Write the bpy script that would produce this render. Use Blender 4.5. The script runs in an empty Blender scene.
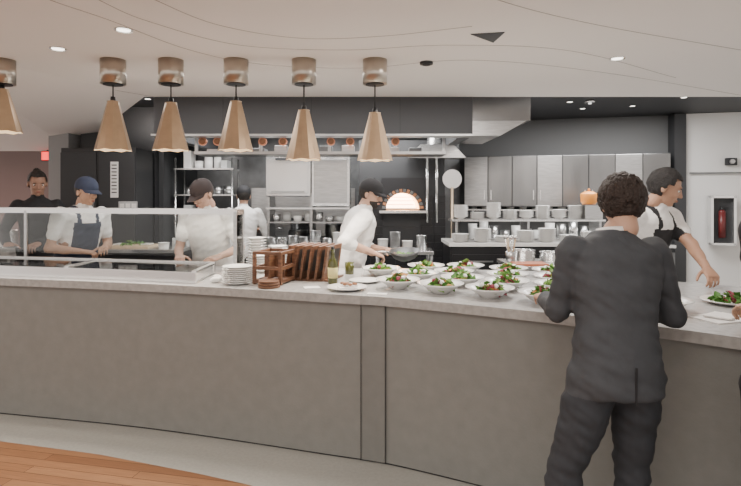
import bpy, bmesh, math, random
import numpy as np
from mathutils import Vector, Matrix, Euler, noise
random.seed(7)
V=Vector
C=bpy.context
COL=C.scene.collection

# ---------------------------------------------------------------- materials
MATS={}
def mat(name,col,rough=0.5,metal=0.0,emis=None,es=0.0,bump=0.0,bscale=30.0,var=0.0,vscale=4.0,stretch=(1,1,1),coat=0.0,detail=4):
    if name in MATS: return MATS[name]
    m=bpy.data.materials.new(name); m.use_nodes=True
    nt=m.node_tree; b=nt.nodes['Principled BSDF']
    b.inputs['Base Color'].default_value=(*col,1); b.inputs['Roughness'].default_value=rough
    b.inputs['Metallic'].default_value=metal
    if coat: b.inputs['Coat Weight'].default_value=coat
    if emis: b.inputs['Emission Color'].default_value=(*emis,1); b.inputs['Emission Strength'].default_value=es
    if var or bump:
        tc=nt.nodes.new('ShaderNodeTexCoord'); mp=nt.nodes.new('ShaderNodeMapping')
        mp.inputs['Scale'].default_value=stretch
        nt.links.new(tc.outputs['Object'],mp.inputs['Vector'])
    if var:
        n=nt.nodes.new('ShaderNodeTexNoise'); n.inputs['Scale'].default_value=vscale; n.inputs['Detail'].default_value=detail
        nt.links.new(mp.outputs[0],n.inputs['Vector'])
        r=nt.nodes.new('ShaderNodeValToRGB')
        r.color_ramp.elements[0].position=.3; r.color_ramp.elements[1].position=.7
        r.color_ramp.elements[0].color=(*[c*(1-var) for c in col],1)
        r.color_ramp.elements[1].color=(*[min(1,c*(1+var)) for c in col],1)
        nt.links.new(n.outputs['Fac'],r.inputs['Fac']); nt.links.new(r.outputs['Color'],b.inputs['Base Color'])
    if bump:
        n2=nt.nodes.new('ShaderNodeTexNoise'); n2.inputs['Scale'].default_value=bscale; n2.inputs['Detail'].default_value=detail
        nt.links.new(mp.outputs[0],n2.inputs['Vector'])
        bp=nt.nodes.new('ShaderNodeBump'); bp.inputs['Strength'].default_value=bump; bp.inputs['Distance'].default_value=0.02
        nt.links.new(n2.outputs['Fac'],bp.inputs['Height']); nt.links.new(bp.outputs[0],b.inputs['Normal'])
    MATS[name]=m; return m

def glassmat():
    m=bpy.data.materials.new('clear_glass'); m.use_nodes=True; nt=m.node_tree; nt.nodes.clear()
    o=nt.nodes.new('ShaderNodeOutputMaterial'); mx=nt.nodes.new('ShaderNodeMixShader')
    t=nt.nodes.new('ShaderNodeBsdfTransparent'); g=nt.nodes.new('ShaderNodeBsdfGlossy')
    t.inputs['Color'].default_value=(.97,.985,.98,1); g.inputs['Roughness'].default_value=.03
    f=nt.nodes.new('ShaderNodeFresnel'); f.inputs['IOR'].default_value=1.3
    nt.links.new(f.outputs[0],mx.inputs[0]); nt.links.new(t.outputs[0],mx.inputs[1]); nt.links.new(g.outputs[0],mx.inputs[2])
    nt.links.new(mx.outputs[0],o.inputs['Surface']); return m
GLASS=glassmat()

def woodfloor():
    m=bpy.data.materials.new('oak_planks'); m.use_nodes=True; nt=m.node_tree; b=nt.nodes['Principled BSDF']
    tc=nt.nodes.new('ShaderNodeTexCoord'); mp=nt.nodes.new('ShaderNodeMapping'); mp.inputs['Rotation'].default_value=(0,0,math.radians(12))
    nt.links.new(tc.outputs['Object'],mp.inputs['Vector'])
    br=nt.nodes.new('ShaderNodeTexBrick'); br.inputs['Scale'].default_value=1
    br.inputs['Brick Width'].default_value=1.3; br.inputs['Row Height'].default_value=.075; br.inputs['Mortar Size'].default_value=.002
    br.inputs['Color1'].default_value=(.30,.135,.06,1); br.inputs['Color2'].default_value=(.46,.23,.11,1); br.inputs['Mortar'].default_value=(.09,.035,.013,1)
    nt.links.new(mp.outputs[0],br.inputs['Vector'])
    n=nt.nodes.new('ShaderNodeTexNoise'); n.inputs['Scale'].default_value=6; mp2=nt.nodes.new('ShaderNodeMapping'); mp2.inputs['Scale'].default_value=(1,14,1)
    nt.links.new(mp.outputs[0],mp2.inputs['Vector']); nt.links.new(mp2.outputs[0],n.inputs['Vector'])
    mx=nt.nodes.new('ShaderNodeMixRGB'); mx.blend_type='MULTIPLY'; mx.inputs[0].default_value=.45
    nt.links.new(br.outputs['Color'],mx.inputs[1]); nt.links.new(n.outputs['Fac'],mx.inputs[2]); nt.links.new(mx.outputs[0],b.inputs['Base Color'])
    b.inputs['Roughness'].default_value=.4
    return m

M_steel=mat('brushed_steel',(.50,.50,.50),.28,.97,var=.12,vscale=9,stretch=(1,1,8))
M_steelw=mat('polished_steel',(.78,.78,.775),.24,.92)
M_steeld=mat('dark_steel',(.18,.185,.19),.38,.85,var=.2,vscale=6)
M_cab=mat('cabinet_steel',(.26,.26,.26),.26,.95,var=.15,vscale=3,stretch=(1,1,.3))
M_cab2=mat('cabinet_steel_dark',(.12,.122,.125),.30,.95,var=.15,vscale=3,stretch=(1,1,.3))
M_black=mat('black_enamel',(.013,.013,.015),.4)
M_dark=mat('charcoal_paint',(.033,.034,.037),.6)
M_fascia=mat('hood_grey',(.050,.051,.055),.7)
M_white=mat('white_porcelain',(.90,.89,.87),.2,coat=.3)
M_ceil=mat('plaster_ceiling',(.88,.83,.795),.9,bump=.06,bscale=8)
M_seam=mat('ceiling_shadow_gap',(.42,.37,.34),.9)
M_conc=mat('counter_concrete',(.215,.217,.203),.6,var=.05,vscale=14,bump=.05,bscale=80,detail=8)
M_conc2=mat('counter_concrete_infill',(.188,.190,.178),.6,var=.05,vscale=14,bump=.05,bscale=80,detail=8)
M_stone=mat('counter_stone',(.46,.46,.455),.18,var=.14,vscale=25,detail=6)
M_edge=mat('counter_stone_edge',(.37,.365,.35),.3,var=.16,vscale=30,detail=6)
M_floor=mat('grey_terrazzo',(.38,.385,.36),.7,var=.06,vscale=50)
M_wood=mat('walnut_wood',(.16,.075,.04),.45,var=.35,vscale=12,stretch=(1,1,6))
M_board=mat('maple_board',(.60,.45,.30),.5,var=.12,vscale=10)
M_brass=mat('lamp_brass_shade',(.43,.31,.20),.36,.6,var=.06,vscale=15)
M_can=mat('lamp_canopy_bronze',(.48,.43,.37),.28,.95)
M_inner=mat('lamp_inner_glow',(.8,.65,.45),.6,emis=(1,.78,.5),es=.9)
M_copper=mat('copper',(.66,.28,.17),.3,.85)
M_glow=mat('downlight_glow',(1,1,1),.5,emis=(1,.93,.82),es=5)
M_fire=mat('oven_glow',(1,.8,.6),.6,emis=(1,.55,.28),es=3.2)
M_firew=mat('oven_hot_brick',(1,.9,.8),.6,emis=(1,.80,.62),es=8)
M_red=mat('exit_red',(.5,.02,.02),.5,emis=(1,.05,.04),es=2.5)
M_wallw=mat('white_wall_paint',(.68,.665,.65),.8)
M_wallg=mat('grey_wall_paint',(.11,.112,.114),.6)
M_orange=mat('orange_enamel',(.80,.30,.05),.35)
M_oliveg=mat('green_bottle_glass',(.07,.075,.015),.08,coat=.5)
M_label=mat('bottle_label',(.65,.58,.25),.6)
M_leaf1=mat('salad_green',(.07,.20,.03),.5)
M_leaf2=mat('salad_light_green',(.20,.36,.08),.5)
M_leaf3=mat('radicchio',(.26,.035,.06),.5)
M_leaf4=mat('carrot_shavings',(.70,.35,.12),.5)
M_paper=mat('white_paper',(.84,.83,.81),.8)
M_plastic=mat('clear_tub',(.55,.56,.55),.3)
M_meat=mat('browned_food',(.30,.13,.06),.5,var=.3,vscale=20)

# ---------------------------------------------------------------- mesh builder
class MB:
    def __init__(s): s.bm=bmesh.new(); s.mats=[]
    def mi(s,m):
        if m not in s.mats: s.mats.append(m)
        return s.mats.index(m)
    def _tag(s,geom,m,smooth=False):
        i=s.mi(m)
        fs=set()
        for v in geom:
            for f in v.link_faces: fs.add(f)
        for f in fs: f.material_index=i; f.smooth=smooth
    def box(s,c,size,m,rot=(0,0,0),bev=0.0):
        M=Matrix.Translation(c)@Euler(rot).to_matrix().to_4x4()@Matrix.Diagonal((*size,1))
        r=bmesh.ops.create_cube(s.bm,size=1,matrix=M)
        vs=r['verts']; s._tag(vs,m)
        if bev:
            es=set(e for v in vs for e in v.link_edges)
            i=s.mi(m)
            rb=bmesh.ops.bevel(s.bm,geom=list(es),offset=bev,segments=2,affect='EDGES',profile=.6)
            for f in rb['faces']: f.material_index=i
        return s
    def cyl(s,c,r1,r2,h,m,seg=24,rot=(0,0,0),smooth=True,cap=True):
        M=Matrix.Translation(c)@Euler(rot).to_matrix().to_4x4()
        r=bmesh.ops.create_cone(s.bm,cap_ends=cap,segments=seg,radius1=r1,radius2=r2,depth=h,matrix=M)
        s._tag(r['verts'],m,smooth)
        for v in r['verts']:
            for f in v.link_faces:
                if len(f.verts)>4: f.smooth=False
        return s
    def sph(s,c,rad,m,seg=16,rot=(0,0,0)):
        if not hasattr(rad,'__len__'): rad=(rad,)*3
        M=Matrix.Translation(c)@Euler(rot).to_matrix().to_4x4()@Matrix.Diagonal((*rad,1))
        r=bmesh.ops.create_uvsphere(s.bm,u_segments=seg,v_segments=max(6,seg//2+2),radius=1,matrix=M)
        s._tag(r['verts'],m,True); return s
    def lathe(s,c,prof,m,seg=28,closed=True,M=None):
        vs=[];c=V(c)
        for (r,z) in prof:
            ring=[]
            for k in range(seg):
                a=2*math.pi*k/seg
                p=V((r*math.cos(a),r*math.sin(a),z))
                if M: p=M@p
                ring.append(s.bm.verts.new(c+p))
            vs.append(ring)
        i=s.mi(m)
        for a in range(len(vs)-1):
            for k in range(seg):
                f=s.bm.faces.new((vs[a][k],vs[a][(k+1)%seg],vs[a+1][(k+1)%seg],vs[a+1][k])); f.material_index=i; f.smooth=True
        if closed:
            f=s.bm.faces.new(list(reversed(vs[0]))); f.material_index=i
            f=s.bm.faces.new(vs[-1]); f.material_index=i
        return s
    def tube(s,pts,r,m,seg=8):
        pts=[V(p) for p in pts]; rings=[]
        for j,p in enumerate(pts):
            t=(pts[min(j+1,len(pts)-1)]-pts[max(j-1,0)]).normalized()
            a=V((0,0,1)) if abs(t.z)<.9 else V((1,0,0))
            u=t.cross(a).normalized(); w=t.cross(u)
            rings.append([s.bm.verts.new(p+u*r*math.cos(2*math.pi*k/seg)+w*r*math.sin(2*math.pi*k/seg)) for k in range(seg)])
        i=s.mi(m)
        for a in range(len(rings)-1):
            for k in range(seg):
                f=s.bm.faces.new((rings[a][k],rings[a][(k+1)%seg],rings[a+1][(k+1)%seg],rings[a+1][k])); f.material_index=i; f.smooth=True
        for rr in (rings[0],rings[-1]):
            f=s.bm.faces.new(rr); f.material_index=i
        return s
    def prism(s,poly,z0,z1,m):
        a=[s.bm.verts.new((x,y,z0)) for x,y in poly]; b=[s.bm.verts.new((x,y,z1)) for x,y in poly]
        i=s.mi(m); n=len(poly)
        fs=[s.bm.faces.new(a),s.bm.faces.new(b)]
        for k in range(n): fs.append(s.bm.faces.new((a[k],a[(k+1)%n],b[(k+1)%n],b[k])))
        for f in fs: f.material_index=i
        return s
    def quad(s,ps,m,smooth=False):
        f=s.bm.faces.new([s.bm.verts.new(p) for p in ps]); f.material_index=s.mi(m); f.smooth=smooth; return s
    def done(s,name,loc=(0,0,0),rot=(0,0,0),parent=None,fixn=True):
        if fixn: bmesh.ops.recalc_face_normals(s.bm,faces=s.bm.faces)
        me=bpy.data.meshes.new(name); s.bm.to_mesh(me); s.bm.free()
        for m in s.mats: me.materials.append(m)
        o=bpy.data.objects.new(name,me); o.location=loc; o.rotation_euler=rot; COL.objects.link(o)
        if parent: o.parent=parent
        return o

# ---------------------------------------------------------------- counter curve
F=[(-4.6,4.30),(-2.68,3.90),(-1.486,3.64),(-0.245,3.27),(0.172,3.13),(0.869,2.77),(1.2,2.54),(1.557,2.27),(2.3,1.62)]
B=[(-4.4,5.0),(-2.6,4.74),(-1.3,4.55),(-.1,4.42),(.35,4.40),(1.3,4.25),(1.8,3.95),(2.4,3.56),(3.4,2.9)]
def catmull(P,n=8):
    out=[];P=[V(p) for p in P];Q=[2*P[0]-P[1]]+P+[2*P[-1]-P[-2]]
    for i in range(1,len(Q)-2):
        for k in range(n):
            t=k/n;a,b,c,d=Q[i-1:i+3]
            out.append(.5*((2*b)+(-a+c)*t+(2*a-5*b+4*c-d)*t*t+(-a+3*b-3*c+d)*t**3))
    out.append(P[-1]); return out
Fs=catmull(F);Bs=catmull(B)
def fy(x):
    for i in range(len(Fs)-1):
        if Fs[i].x<=x<=Fs[i+1].x:
            t=(x-Fs[i].x)/(Fs[i+1].x-Fs[i].x); return Fs[i].y*(1-t)+Fs[i+1].y*t
    return Fs[0].y
def strip(mb,f,b,z0,z1,mt,mf):
    n=len(f); bm=mb.bm
    A=[bm.verts.new((p.x,p.y,z1)) for p in f];Bv=[bm.verts.new((p.x,p.y,z1)) for p in b]
    D=[bm.verts.new((p.x,p.y,z0)) for p in f];E=[bm.verts.new((p.x,p.y,z0)) for p in b]
    it=mb.mi(mt);iff=mb.mi(mf)
    for k in range(n-1):
        for q,i in (((A[k],A[k+1],Bv[k+1],Bv[k]),it),((D[k],D[k+1],A[k+1],A[k]),iff),((E[k],E[k+1],Bv[k+1],Bv[k]),iff),((D[k],D[k+1],E[k+1],E[k]),iff)):
            ff=bm.faces.new(q); ff.material_index=i
    for k in (0,n-1):
        ff=bm.faces.new((A[k],Bv[k],E[k],D[k])); ff.material_index=iff
def off(f,b,d): return [p+(q-p).normalized()*d for p,q in zip(f,b)]
mb=MB()
strip(mb,Fs,Bs,.948,1.0,M_stone,M_edge)
strip(mb,off(Fs,Bs,.035),off(Bs,Fs,.03),.012,.948,M_conc,M_conc)
strip(mb,off(Fs,Bs,.045),off(Bs,Fs,.05),0,.012,M_black,M_black)
pf=[V((x,fy(x)+.030)) for x in (-.055,-.01,.04,.085)]
pb=[p+V((0,.02)) for p in pf]
strip(mb,pf,pb,.012,.94,M_conc2,M_conc2)
for x in (-.058,.088): mb.box((x,fy(x)+.030,.476),(.003,.014,.93),M_black)
for x in (-3.2,1.72): mb.box((x,fy(x)+.032,.476),(.004,.014,.93),M_black)
for x in (-.058,1.25): 
    d=1.15
    mb.box((x,fy(x)+d/2-.002,.974),(.003,d,.054),M_edge)
mb.done('kitchen_pass_counter')

# ---------------------------------------------------------------- room shell
mb=MB(); mb.prism([(-9,-3),(7,-3),(7,11),(-9,11)],-.1,0,M_floor); mb.done('floor')
mb=MB()
we=[(-9,4.0),(-4.2,3.72),(-2.4,3.5),(-1.66,3.32),(-.975,3.09),(-.66,2.97),(.2,2.5),(.9,1.9),(1.4,1.2),(1.6,0),(1.6,-3),(-9,-3)]
mb.prism(we,0.0005,.004,woodfloor()); mb.done('floor_wood')
mb=MB()
mb.prism([(-9,-3),(7,-3),(7,5.5),(-2.96,5.5),(-6.2,10.2),(-9,10.2)],2.6,2.72,M_ceil)
for L in ([(-1.75,2.4),(-1.64,2.77),(-1.49,3.09),(-1.245,3.72),(-.84,4.12),(-.08,4.25),(.74,4.0),(1.87,4.39),(3.7,5.4)],
          [(-1.45,2.4),(-1.39,2.77),(-1.27,3.12),(-.87,3.6),(-.17,3.72),(.53,3.6),(1.4,3.75),(2.6,4.6)],
          [(-1.2,2.4),(-1.1,2.77),(-.887,3.18),(-.45,3.44),(.06,3.4),(.6,3.2)],
          [(.3,2.4),(.66,2.77),(1.35,3.18),(2.55,3.72)],
          [(-4.5,3.2),(-3.2,4.0),(-2.6,4.9),(-2.2,5.5)]):
    pts=catmull(L,10)
    for i in range(len(pts)-1):
        a,b=pts[i],pts[i+1];d=(b-a);ang=math.atan2(d.y,d.x)
        mb.box(((a.x+b.x)/2,(a.y+b.y)/2,2.6),(d.length+.004,.005,.004),M_seam,rot=(0,0,ang))
mb.done('ceiling')
mb=MB()
z=2.599
mb.quad([(-2.3,5.49,z),(-3.0,3.6,z),(-7,3.0,z),(-7,8,2.25),(-4.4,8,2.25)],M_ceil)
mb.done('ceiling_fold')
mb=MB(); mb.prism([(-5.2,5.5),(5.6,5.5),(5.6,9),(-5.2,9)],2.725,2.8,M_dark); mb.done('ceiling_kitchen')
mb=MB()
mb.box((-.585,5.56,2.40),(3.25,.12,.40),M_fascia)
mb.box((-2.15,6.7,2.40),(.12,2.2,.40),M_fascia)
mb.box((.98,6.7,2.40),(.12,2.2,.40),M_fascia)
mb.box((-.585,6.7,2.62),(3.1,2.2,.05),M_dark)
for x in (-1.5,-.6,.3): mb.box((x,5.497,2.40),(.006,.004,.40),M_black)
mb.box((-.585,5.53,2.205),(3.25,.2,.02),M_steel)
mb.done('exhaust_hood')
def wall(name,a,b,z0,z1,m,th=.12):
    a=V(a);b=V(b);d=b-a;mb=MB()
    mb.box((0,0,0),(d.length,th,z1-z0),m)
    return mb.done(name,loc=((a.x+b.x)/2,(a.y+b.y)/2,(z0+z1)/2),rot=(0,0,math.atan2(d.y,d.x)))
wall('wall_back',(-4.6,8.45),(1.6,8.45),0,2.72,M_steeld)
wall('wall_back_right',(1.4,8.42),(4.35,7.6),0,2.72,M_wallg)
wall('wall_right',(4.2,7.55),(6.8,6.9),0,2.72,M_wallw)
wall('wall_left_far',(-9,9.6),(-4.6,9.6),0,2.6,mat('brown_wall',(.22,.16,.15),.8))
wall('wall_left_kitchen',(-3.70,6.95),(-2.75,6.95),0,2.72,M_black)
wall('wall_left_column',(-4.03,6.95),(-3.75,6.9),0,2.72,mat('column_grey',(.26,.26,.26),.6),th=.3)
wall('wall_left_return',(-2.75,7.02),(-2.75,8.4),0,2.72,M_dark)
mb=MB(); mb.box((4.23,7.45,1.36),(.16,.16,2.7),M_dark); mb.done('wall_corner_post')

mb=MB()
mb.prism([(1.06,5.8),(1.72,5.8),(1.72,6.8),(1.06,6.8)],2.40,2.72,M_cab)
a=[mb.bm.verts.new((x,5.82,z)) for x,z in ((1.08,2.40),(1.68,2.40),(1.40,2.24),(1.08,2.24))]
b=[mb.bm.verts.new((x,6.78,z)) for x,z in ((1.08,2.40),(1.68,2.40),(1.40,2.24),(1.08,2.24))]
i=mb.mi(M_steel)
for q in [a,b]+[[a[k],a[(k+1)%4],b[(k+1)%4],b[k]] for k in range(4)]:
    f=mb.bm.faces.new(q); f.material_index=i
mb.done('ventilation_duct')

def downlight(x,y,z,r=.040):
    mb=MB(); mb.lathe((x,y,z),[(r*1.35,-.006),(r*1.35,0),(r,0.0),(r*.98,-.006)],M_steelw,closed=False)
    mb.cyl((x,y,z-.002),r,r,.004,M_glow); mb.done('recessed_downlight')
for x,y in ((-2.13,3.68),(-1.49,3.26),(1.8,3.94)): downlight(x,y,2.599)
for x,y in ((2.4,6.5),(3.6,6.2),(2.75,7.0),(3.3,6.8),(1.95,7.1),(-2.6,6.3)): downlight(x,y,2.724,.030)
mb=MB(); mb.prism([(.62,3.34),(.82,3.30),(.80,3.52)],2.592,2.602,M_black); mb.prism([(.61,3.33),(.83,3.285),(.81,3.54)],2.597,2.603,M_paper); mb.done('ceiling_speaker_slot')
mb=MB(); mb.cyl((.42,4.06,2.592),.05,.05,.02,M_black); mb.cyl((.42,4.06,2.58),.03,.03,.01,M_dark); mb.done('ceiling_sensor')
mb=MB(); mb.cyl((2.6,6.4,2.71),.055,.05,.03,M_steelw); mb.cyl((2.6,6.4,2.69),.02,.015,.03,M_white); mb.done('smoke_detector')
mb=MB(); mb.box((-4.72,7.9,2.17),(.16,.05,.15),M_dark,bev=.006); mb.box((-4.72,7.87,2.17),(.14,.01,.12),M_red); mb.box((-4.72,7.9,2.34),(.02,.02,.2),M_dark); mb.done('exit_sign')

# ---------------------------------------------------------------- pendants
def pendant(x,y,cone_t,cone_b):
    mb=MB()
    mb.cyl((x,y,2.6-.09),.090,.090,.18,M_can,seg=32)
    mb.cyl((x,y,2.6-.183),.07,.07,.006,M_black)
    mb.tube([(x,y,2.42),(x,y,cone_t+.02)],.0055,M_black)
    mb.cyl((x,y,cone_t+.012),.022,.016,.05,M_black)
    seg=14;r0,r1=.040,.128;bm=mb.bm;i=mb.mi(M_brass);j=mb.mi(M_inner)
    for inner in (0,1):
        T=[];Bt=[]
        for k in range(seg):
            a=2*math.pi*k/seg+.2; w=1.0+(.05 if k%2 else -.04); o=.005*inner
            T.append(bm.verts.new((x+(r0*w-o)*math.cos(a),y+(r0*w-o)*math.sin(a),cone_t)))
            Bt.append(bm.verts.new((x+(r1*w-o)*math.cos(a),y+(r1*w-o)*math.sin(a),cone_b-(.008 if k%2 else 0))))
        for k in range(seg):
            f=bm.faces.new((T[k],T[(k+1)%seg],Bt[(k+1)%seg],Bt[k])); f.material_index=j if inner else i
    mb.sph((x,y,cone_t-.12),(.03,.03,.045),M_inner,seg=10)
    mb.lathe((x,y,cone_t),[(.04,-.004),(.043,.004),(.02,.008)],M_brass,closed=False)
    mb.done('pendant_lamp',fixn=False)
for x,t,b in ((-2.73,2.38,2.07),(-1.907,2.29,1.935),(-1.478,2.28,1.935),(-.996,2.29,1.935),(-.493,2.225,1.865),(.033,2.205,1.86)):
    pendant(x,4.0,t,b)
    l=bpy.data.lights.new('pendant_bulb','SPOT'); l.energy=40; l.color=(1,.88,.74); l.spot_size=math.radians(110); l.shadow_soft_size=.04
    o=bpy.data.objects.new('pendant_bulb_light',l); o.location=(x,4.0,b+.03); COL.objects.link(o)

# ---------------------------------------------------------------- display case + sneeze guard
mb=MB()
xs=[-4.3+i*(3.12/24) for i in range(25)]
f1=[V((x,fy(x)+.09)) for x in xs]; b1=[V((x,fy(x)+.56)) for x in xs]
f2=[p+V((0,.030)) for p in f1]; b2=[p-V((0,.030)) for p in b1]
strip(mb,f1,f2,1.0,1.075,M_steelw,M_steelw)
strip(mb,b2,b1,1.0,1.09,M_steelw,M_steelw)
for x in (-4.3,-3.25,-2.2,-1.2):
    mb.box((x,fy(x)+.325,1.045),(.03,.44,.08),M_steelw)
strip(mb,f2,b2,1.001,1.012,M_steel,M_steel)
strip(mb,f2,b2,1.072,1.078,GLASS,GLASS)
mb.done('refrigerated_display_case')
for k,x in enumerate((-2.9,-2.55,-1.95,-1.6,-3.5)):
    mb=MB(); y=fy(x)+.33
    mb.box((0,0,.004),(.26,.34,.006),M_steelw); 
    for sx in (-1,1): mb.box((sx*.13,0,.018),(.006,.34,.03),M_steelw); mb.box((0,sx*.17,.018),(.26,.006,.03),M_steelw)
    rr=random.Random(k)
    for i in range(14): mb.sph((rr.uniform(-.1,.1),rr.uniform(-.14,.14),.022),(.026,.022,.014),(M_meat,M_leaf2,M_white)[k%3],seg=8)
    mb.done('food_tray',loc=(x,y,1.013))
mb=MB()
xs=[-4.3+i*(3.27/24) for i in range(25)]
f1=[V((x,fy(x)+.60)) for x in xs]; b1=[V((x,fy(x)+.84)) for x in xs]
strip(mb,f1,b1,1.476,1.490,M_steelw,M_steel)
strip(mb,[p-V((0,.010)) for p in f1],[p+V((0,.010)) for p in f1],1.45,1.493,M_steelw,M_steelw)
strip(mb,[p-V((0,.004)) for p in f1],[p+V((0,.004)) for p in f1],1.12,1.45,GLASS,GLASS)
for xx in (-4.25,-2.9,-1.03):
    y=fy(xx)
    mb.box((xx,y+.60,1.235),(.024,.024,.47),M_steel,bev=.004)
    mb.box((xx,y+.72,1.466),(.024,.24,.04),M_steelw)
x=-1.03; y=fy(x)
mb.box((x,y+.72,1.24),(.008,.22,.42),GLASS)
mb.box((x,y+.72,1.015),(.026,.26,.025),M_steelw)
mb.box((x,y+.84,1.235),(.024,.024,.47),M_steelw,bev=.004)
mb.done('sneeze_guard')

# ---------------------------------------------------------------- tableware
BOWL=[(.045,0),(.05,.004),(.075,.018),(.105,.038),(.130,.046),(.130,.050),(.103,.043),(.07,.022),(.0005,.014)]
PLATE=[(.07,0),(.08,.003),(.125,.017),(.13,.02),(.125,.022),(.08,.009),(.0005,.008)]
def leaves(mb,n,R,zb,zh,rr,mats):
    for i in range(n):
        a=rr.uniform(0,6.28);r=R*math.sqrt(rr.random());h=zb+zh*(1-(r/R)**2)*rr.random()
        c=V((r*math.cos(a),r*math.sin(a),h))
        E=Euler((rr.uniform(-.9,.9),rr.uniform(-.9,.9),rr.uniform(0,6.28))).to_matrix()
        L=rr.uniform(.016,.036);W=L*.45
        m=rr.choices(mats,weights=[6,4,1.2,.8][:len(mats)])[0]
        pts=[(-L,0,0),(-L*.3,-W,.006),(L*.5,-W*.8,.004),(L,0,-.004),(L*.5,W*.8,.004),(-L*.3,W,.006)]
        ct=mb.bm.verts.new(c); vs=[mb.bm.verts.new(c+E@V(p)+V((0,0,.004))) for p in pts]
        ix=mb.mi(m)
        for k in range(6):
            f=mb.bm.faces.new((ct,vs[k],vs[(k+1)%6])); f.material_index=ix; f.smooth=True
def bowl_salad(x,y,s=1.0,seed=0):
    rr=random.Random(seed); mb=MB(); mb.lathe((0,0,0),BOWL,M_white,seg=36,closed=False)
    leaves(mb,80,.070,.024,.042,rr,[M_leaf1,M_leaf2,M_leaf3,M_leaf4])
    for i in range(3):
        a=rr.uniform(0,6.28); mb.sph((.04*math.cos(a),.04*math.sin(a),.055),(.014,.014,.012),M_leaf3 if i%2 else M_white,seg=8)
    o=mb.done('salad_bowl',loc=(x,y,1.0),rot=(0,0,rr.uniform(0,6))); o.scale=(s,s,s*1.15)
pos=[(.177,3.48),(.43,3.32),(.70,3.17),(.965,3.0),(.334,3.78),(.61,3.58),(.868,3.43),(1.15,3.32),(.08,4.02),(.43,4.18),(.60,3.88),(.95,3.74),(1.24,3.62),(.737,4.18),(1.03,4.03),(1.32,3.93),(1.515,2.80)]
for i,(x,y) in enumerate(pos): bowl_salad(x,y,1.10,i)
def plate(x,y,name='dinner_plate',extra=None,s=1.0,z=1.0):
    mb=MB(); mb.lathe((0,0,0),PLATE,M_white,seg=36,closed=False)
    if extra: extra(mb)
    o=mb.done(name,loc=(x,y,z)); o.scale=(s,s,s)
def nap(mb):
    rr=random.Random(3)
    mb.box((0,0,.014),(.11,.09,.012),M_paper,rot=(0,0,.3),bev=.004); mb.box((.02,.01,.026),(.08,.07,.012),M_paper,rot=(.05,.05,.6),bev=.004)
    for i in range(6): mb.sph((rr.uniform(-.03,.05),rr.uniform(-.03,.04),.036),(.018,.014,.01),M_meat,seg=8)
plate(-.15,3.43,'plate_with_napkin',nap)
plate(-.04,3.72,'bread_plate',None,.85)
def sal(mb): leaves(mb,60,.08,.012,.04,random.Random(31),[M_leaf1,M_leaf2,M_leaf3])
plate(1.98,2.98,'salad_plate',sal,1.1)
mb=MB(); mb.box((0,0,.003),(.24,.18,.005),M_paper,rot=(0,0,.3)); mb.box((.02,.02,.010),(.17,.12,.008),M_paper,rot=(0.0,0.04,.7),bev=.002); mb.done('folded_napkin',loc=(1.70,2.62,1.0))
def stack(x,y,n,r,name,z=1.0,dz=.012,bowl=False):
    mb=MB(); P=BOWL if bowl else PLATE; s=r/.13
    for i in range(n): mb.lathe((random.uniform(-.003,.003),random.uniform(-.003,.003),i*dz),[(a*s,b*s) for a,b in P],M_white,seg=28,closed=False)
    mb.done(name,loc=(x,y,z))
stack(-.90,3.66,9,.105,'plate_stack',dz=.013)
stack(-.94,4.44,11,.085,'bowl_stack',dz=.022,bowl=True)
stack(-.75,4.38,9,.08,'bowl_stack',dz=.02,bowl=True)
stack(-.84,4.18,7,.075,'bowl_stack',dz=.018,bowl=True)
stack(-.55,4.37,9,.085,'plate_stack')
mb=MB(); mb.sph((0,0,.02),(.04,.03,.02),M_paper); mb.sph((.03,.02,.025),(.035,.03,.018),M_paper); mb.sph((.0,.03,.035),(.03,.02,.015),M_paper); mb.done('crumpled_towel',loc=(-1.06,3.70,1.0))
mb=MB()
for sx in (-1,1):
    for sy in (-1,1): mb.box((sx*.095,sy*.11,.11),(.022,.022,.22),M_wood,bev=.002)
    mb.box((sx*.095,0,.21),(.02,.2,.02),M_wood); mb.box((sx*.095,0,.02),(.02,.2,.02),M_wood); mb.box((sx*.095,0,.11),(.02,.2,.02),M_wood)
    mb.box((0,sx*.11,.21),(.2,.02,.02),M_wood); mb.box((0,sx*.11,.02),(.2,.02,.02),M_wood); mb.box((0,sx*.11,.11),(.2,.02,.02),M_wood)
mb.box((0,0,.02),(.19,.22,.012),M_wood); mb.box((0,0,.12),(.15,.012,.17),M_wood); mb.box((0,0,.12),(.012,.18,.17),M_wood)
mb.done('wooden_caddy',loc=(-.66,3.72,1.0),rot=(0,0,-.28))
mb=MB()
for k in range(6):
    mb.box((-.14+.056*k,0,.125),(.018,.30,.24),M_wood,rot=(0,.14,0),bev=.003)
    mb.box((-.14+.056*k+.010,0,.14),(.004,.22,.15),M_black,rot=(0,.14,0))
mb.box((0,0,.006),(.36,.28,.012),M_wood)
mb.done('wooden_menu_boards',loc=(-.41,3.91,1.0),rot=(0,0,-.28))
mb=MB()
for k in range(3): mb.cyl((0,0,.008+.016*k),.072-.003*k,.072-.003*k,.014,M_wood,seg=32)
mb.done('wooden_coaster_stack',loc=(-.66,3.51,1.0))
mb=MB(); mb.lathe((0,0,0),[(.03,0),(.034,.006),(.034,.13),(.028,.155),(.013,.175),(.012,.22),(.015,.222),(.015,.232)],M_oliveg,seg=20)
mb.cyl((0,0,.075),.0348,.0348,.07,M_label,seg=20); mb.cyl((0,0,.24),.012,.012,.02,M_black); mb.done('olive_oil_bottle',loc=(-.255,3.66,1.0))
mb=MB(); mb.lathe((0,0,0),[(.03,0),(.035,.004),(.035,.09),(.033,.09),(.032,.01),(.0005,.008)],M_oliveg,seg=20,closed=False); mb.done('seasoning_cup',loc=(-.16,4.1,1.0))
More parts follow.
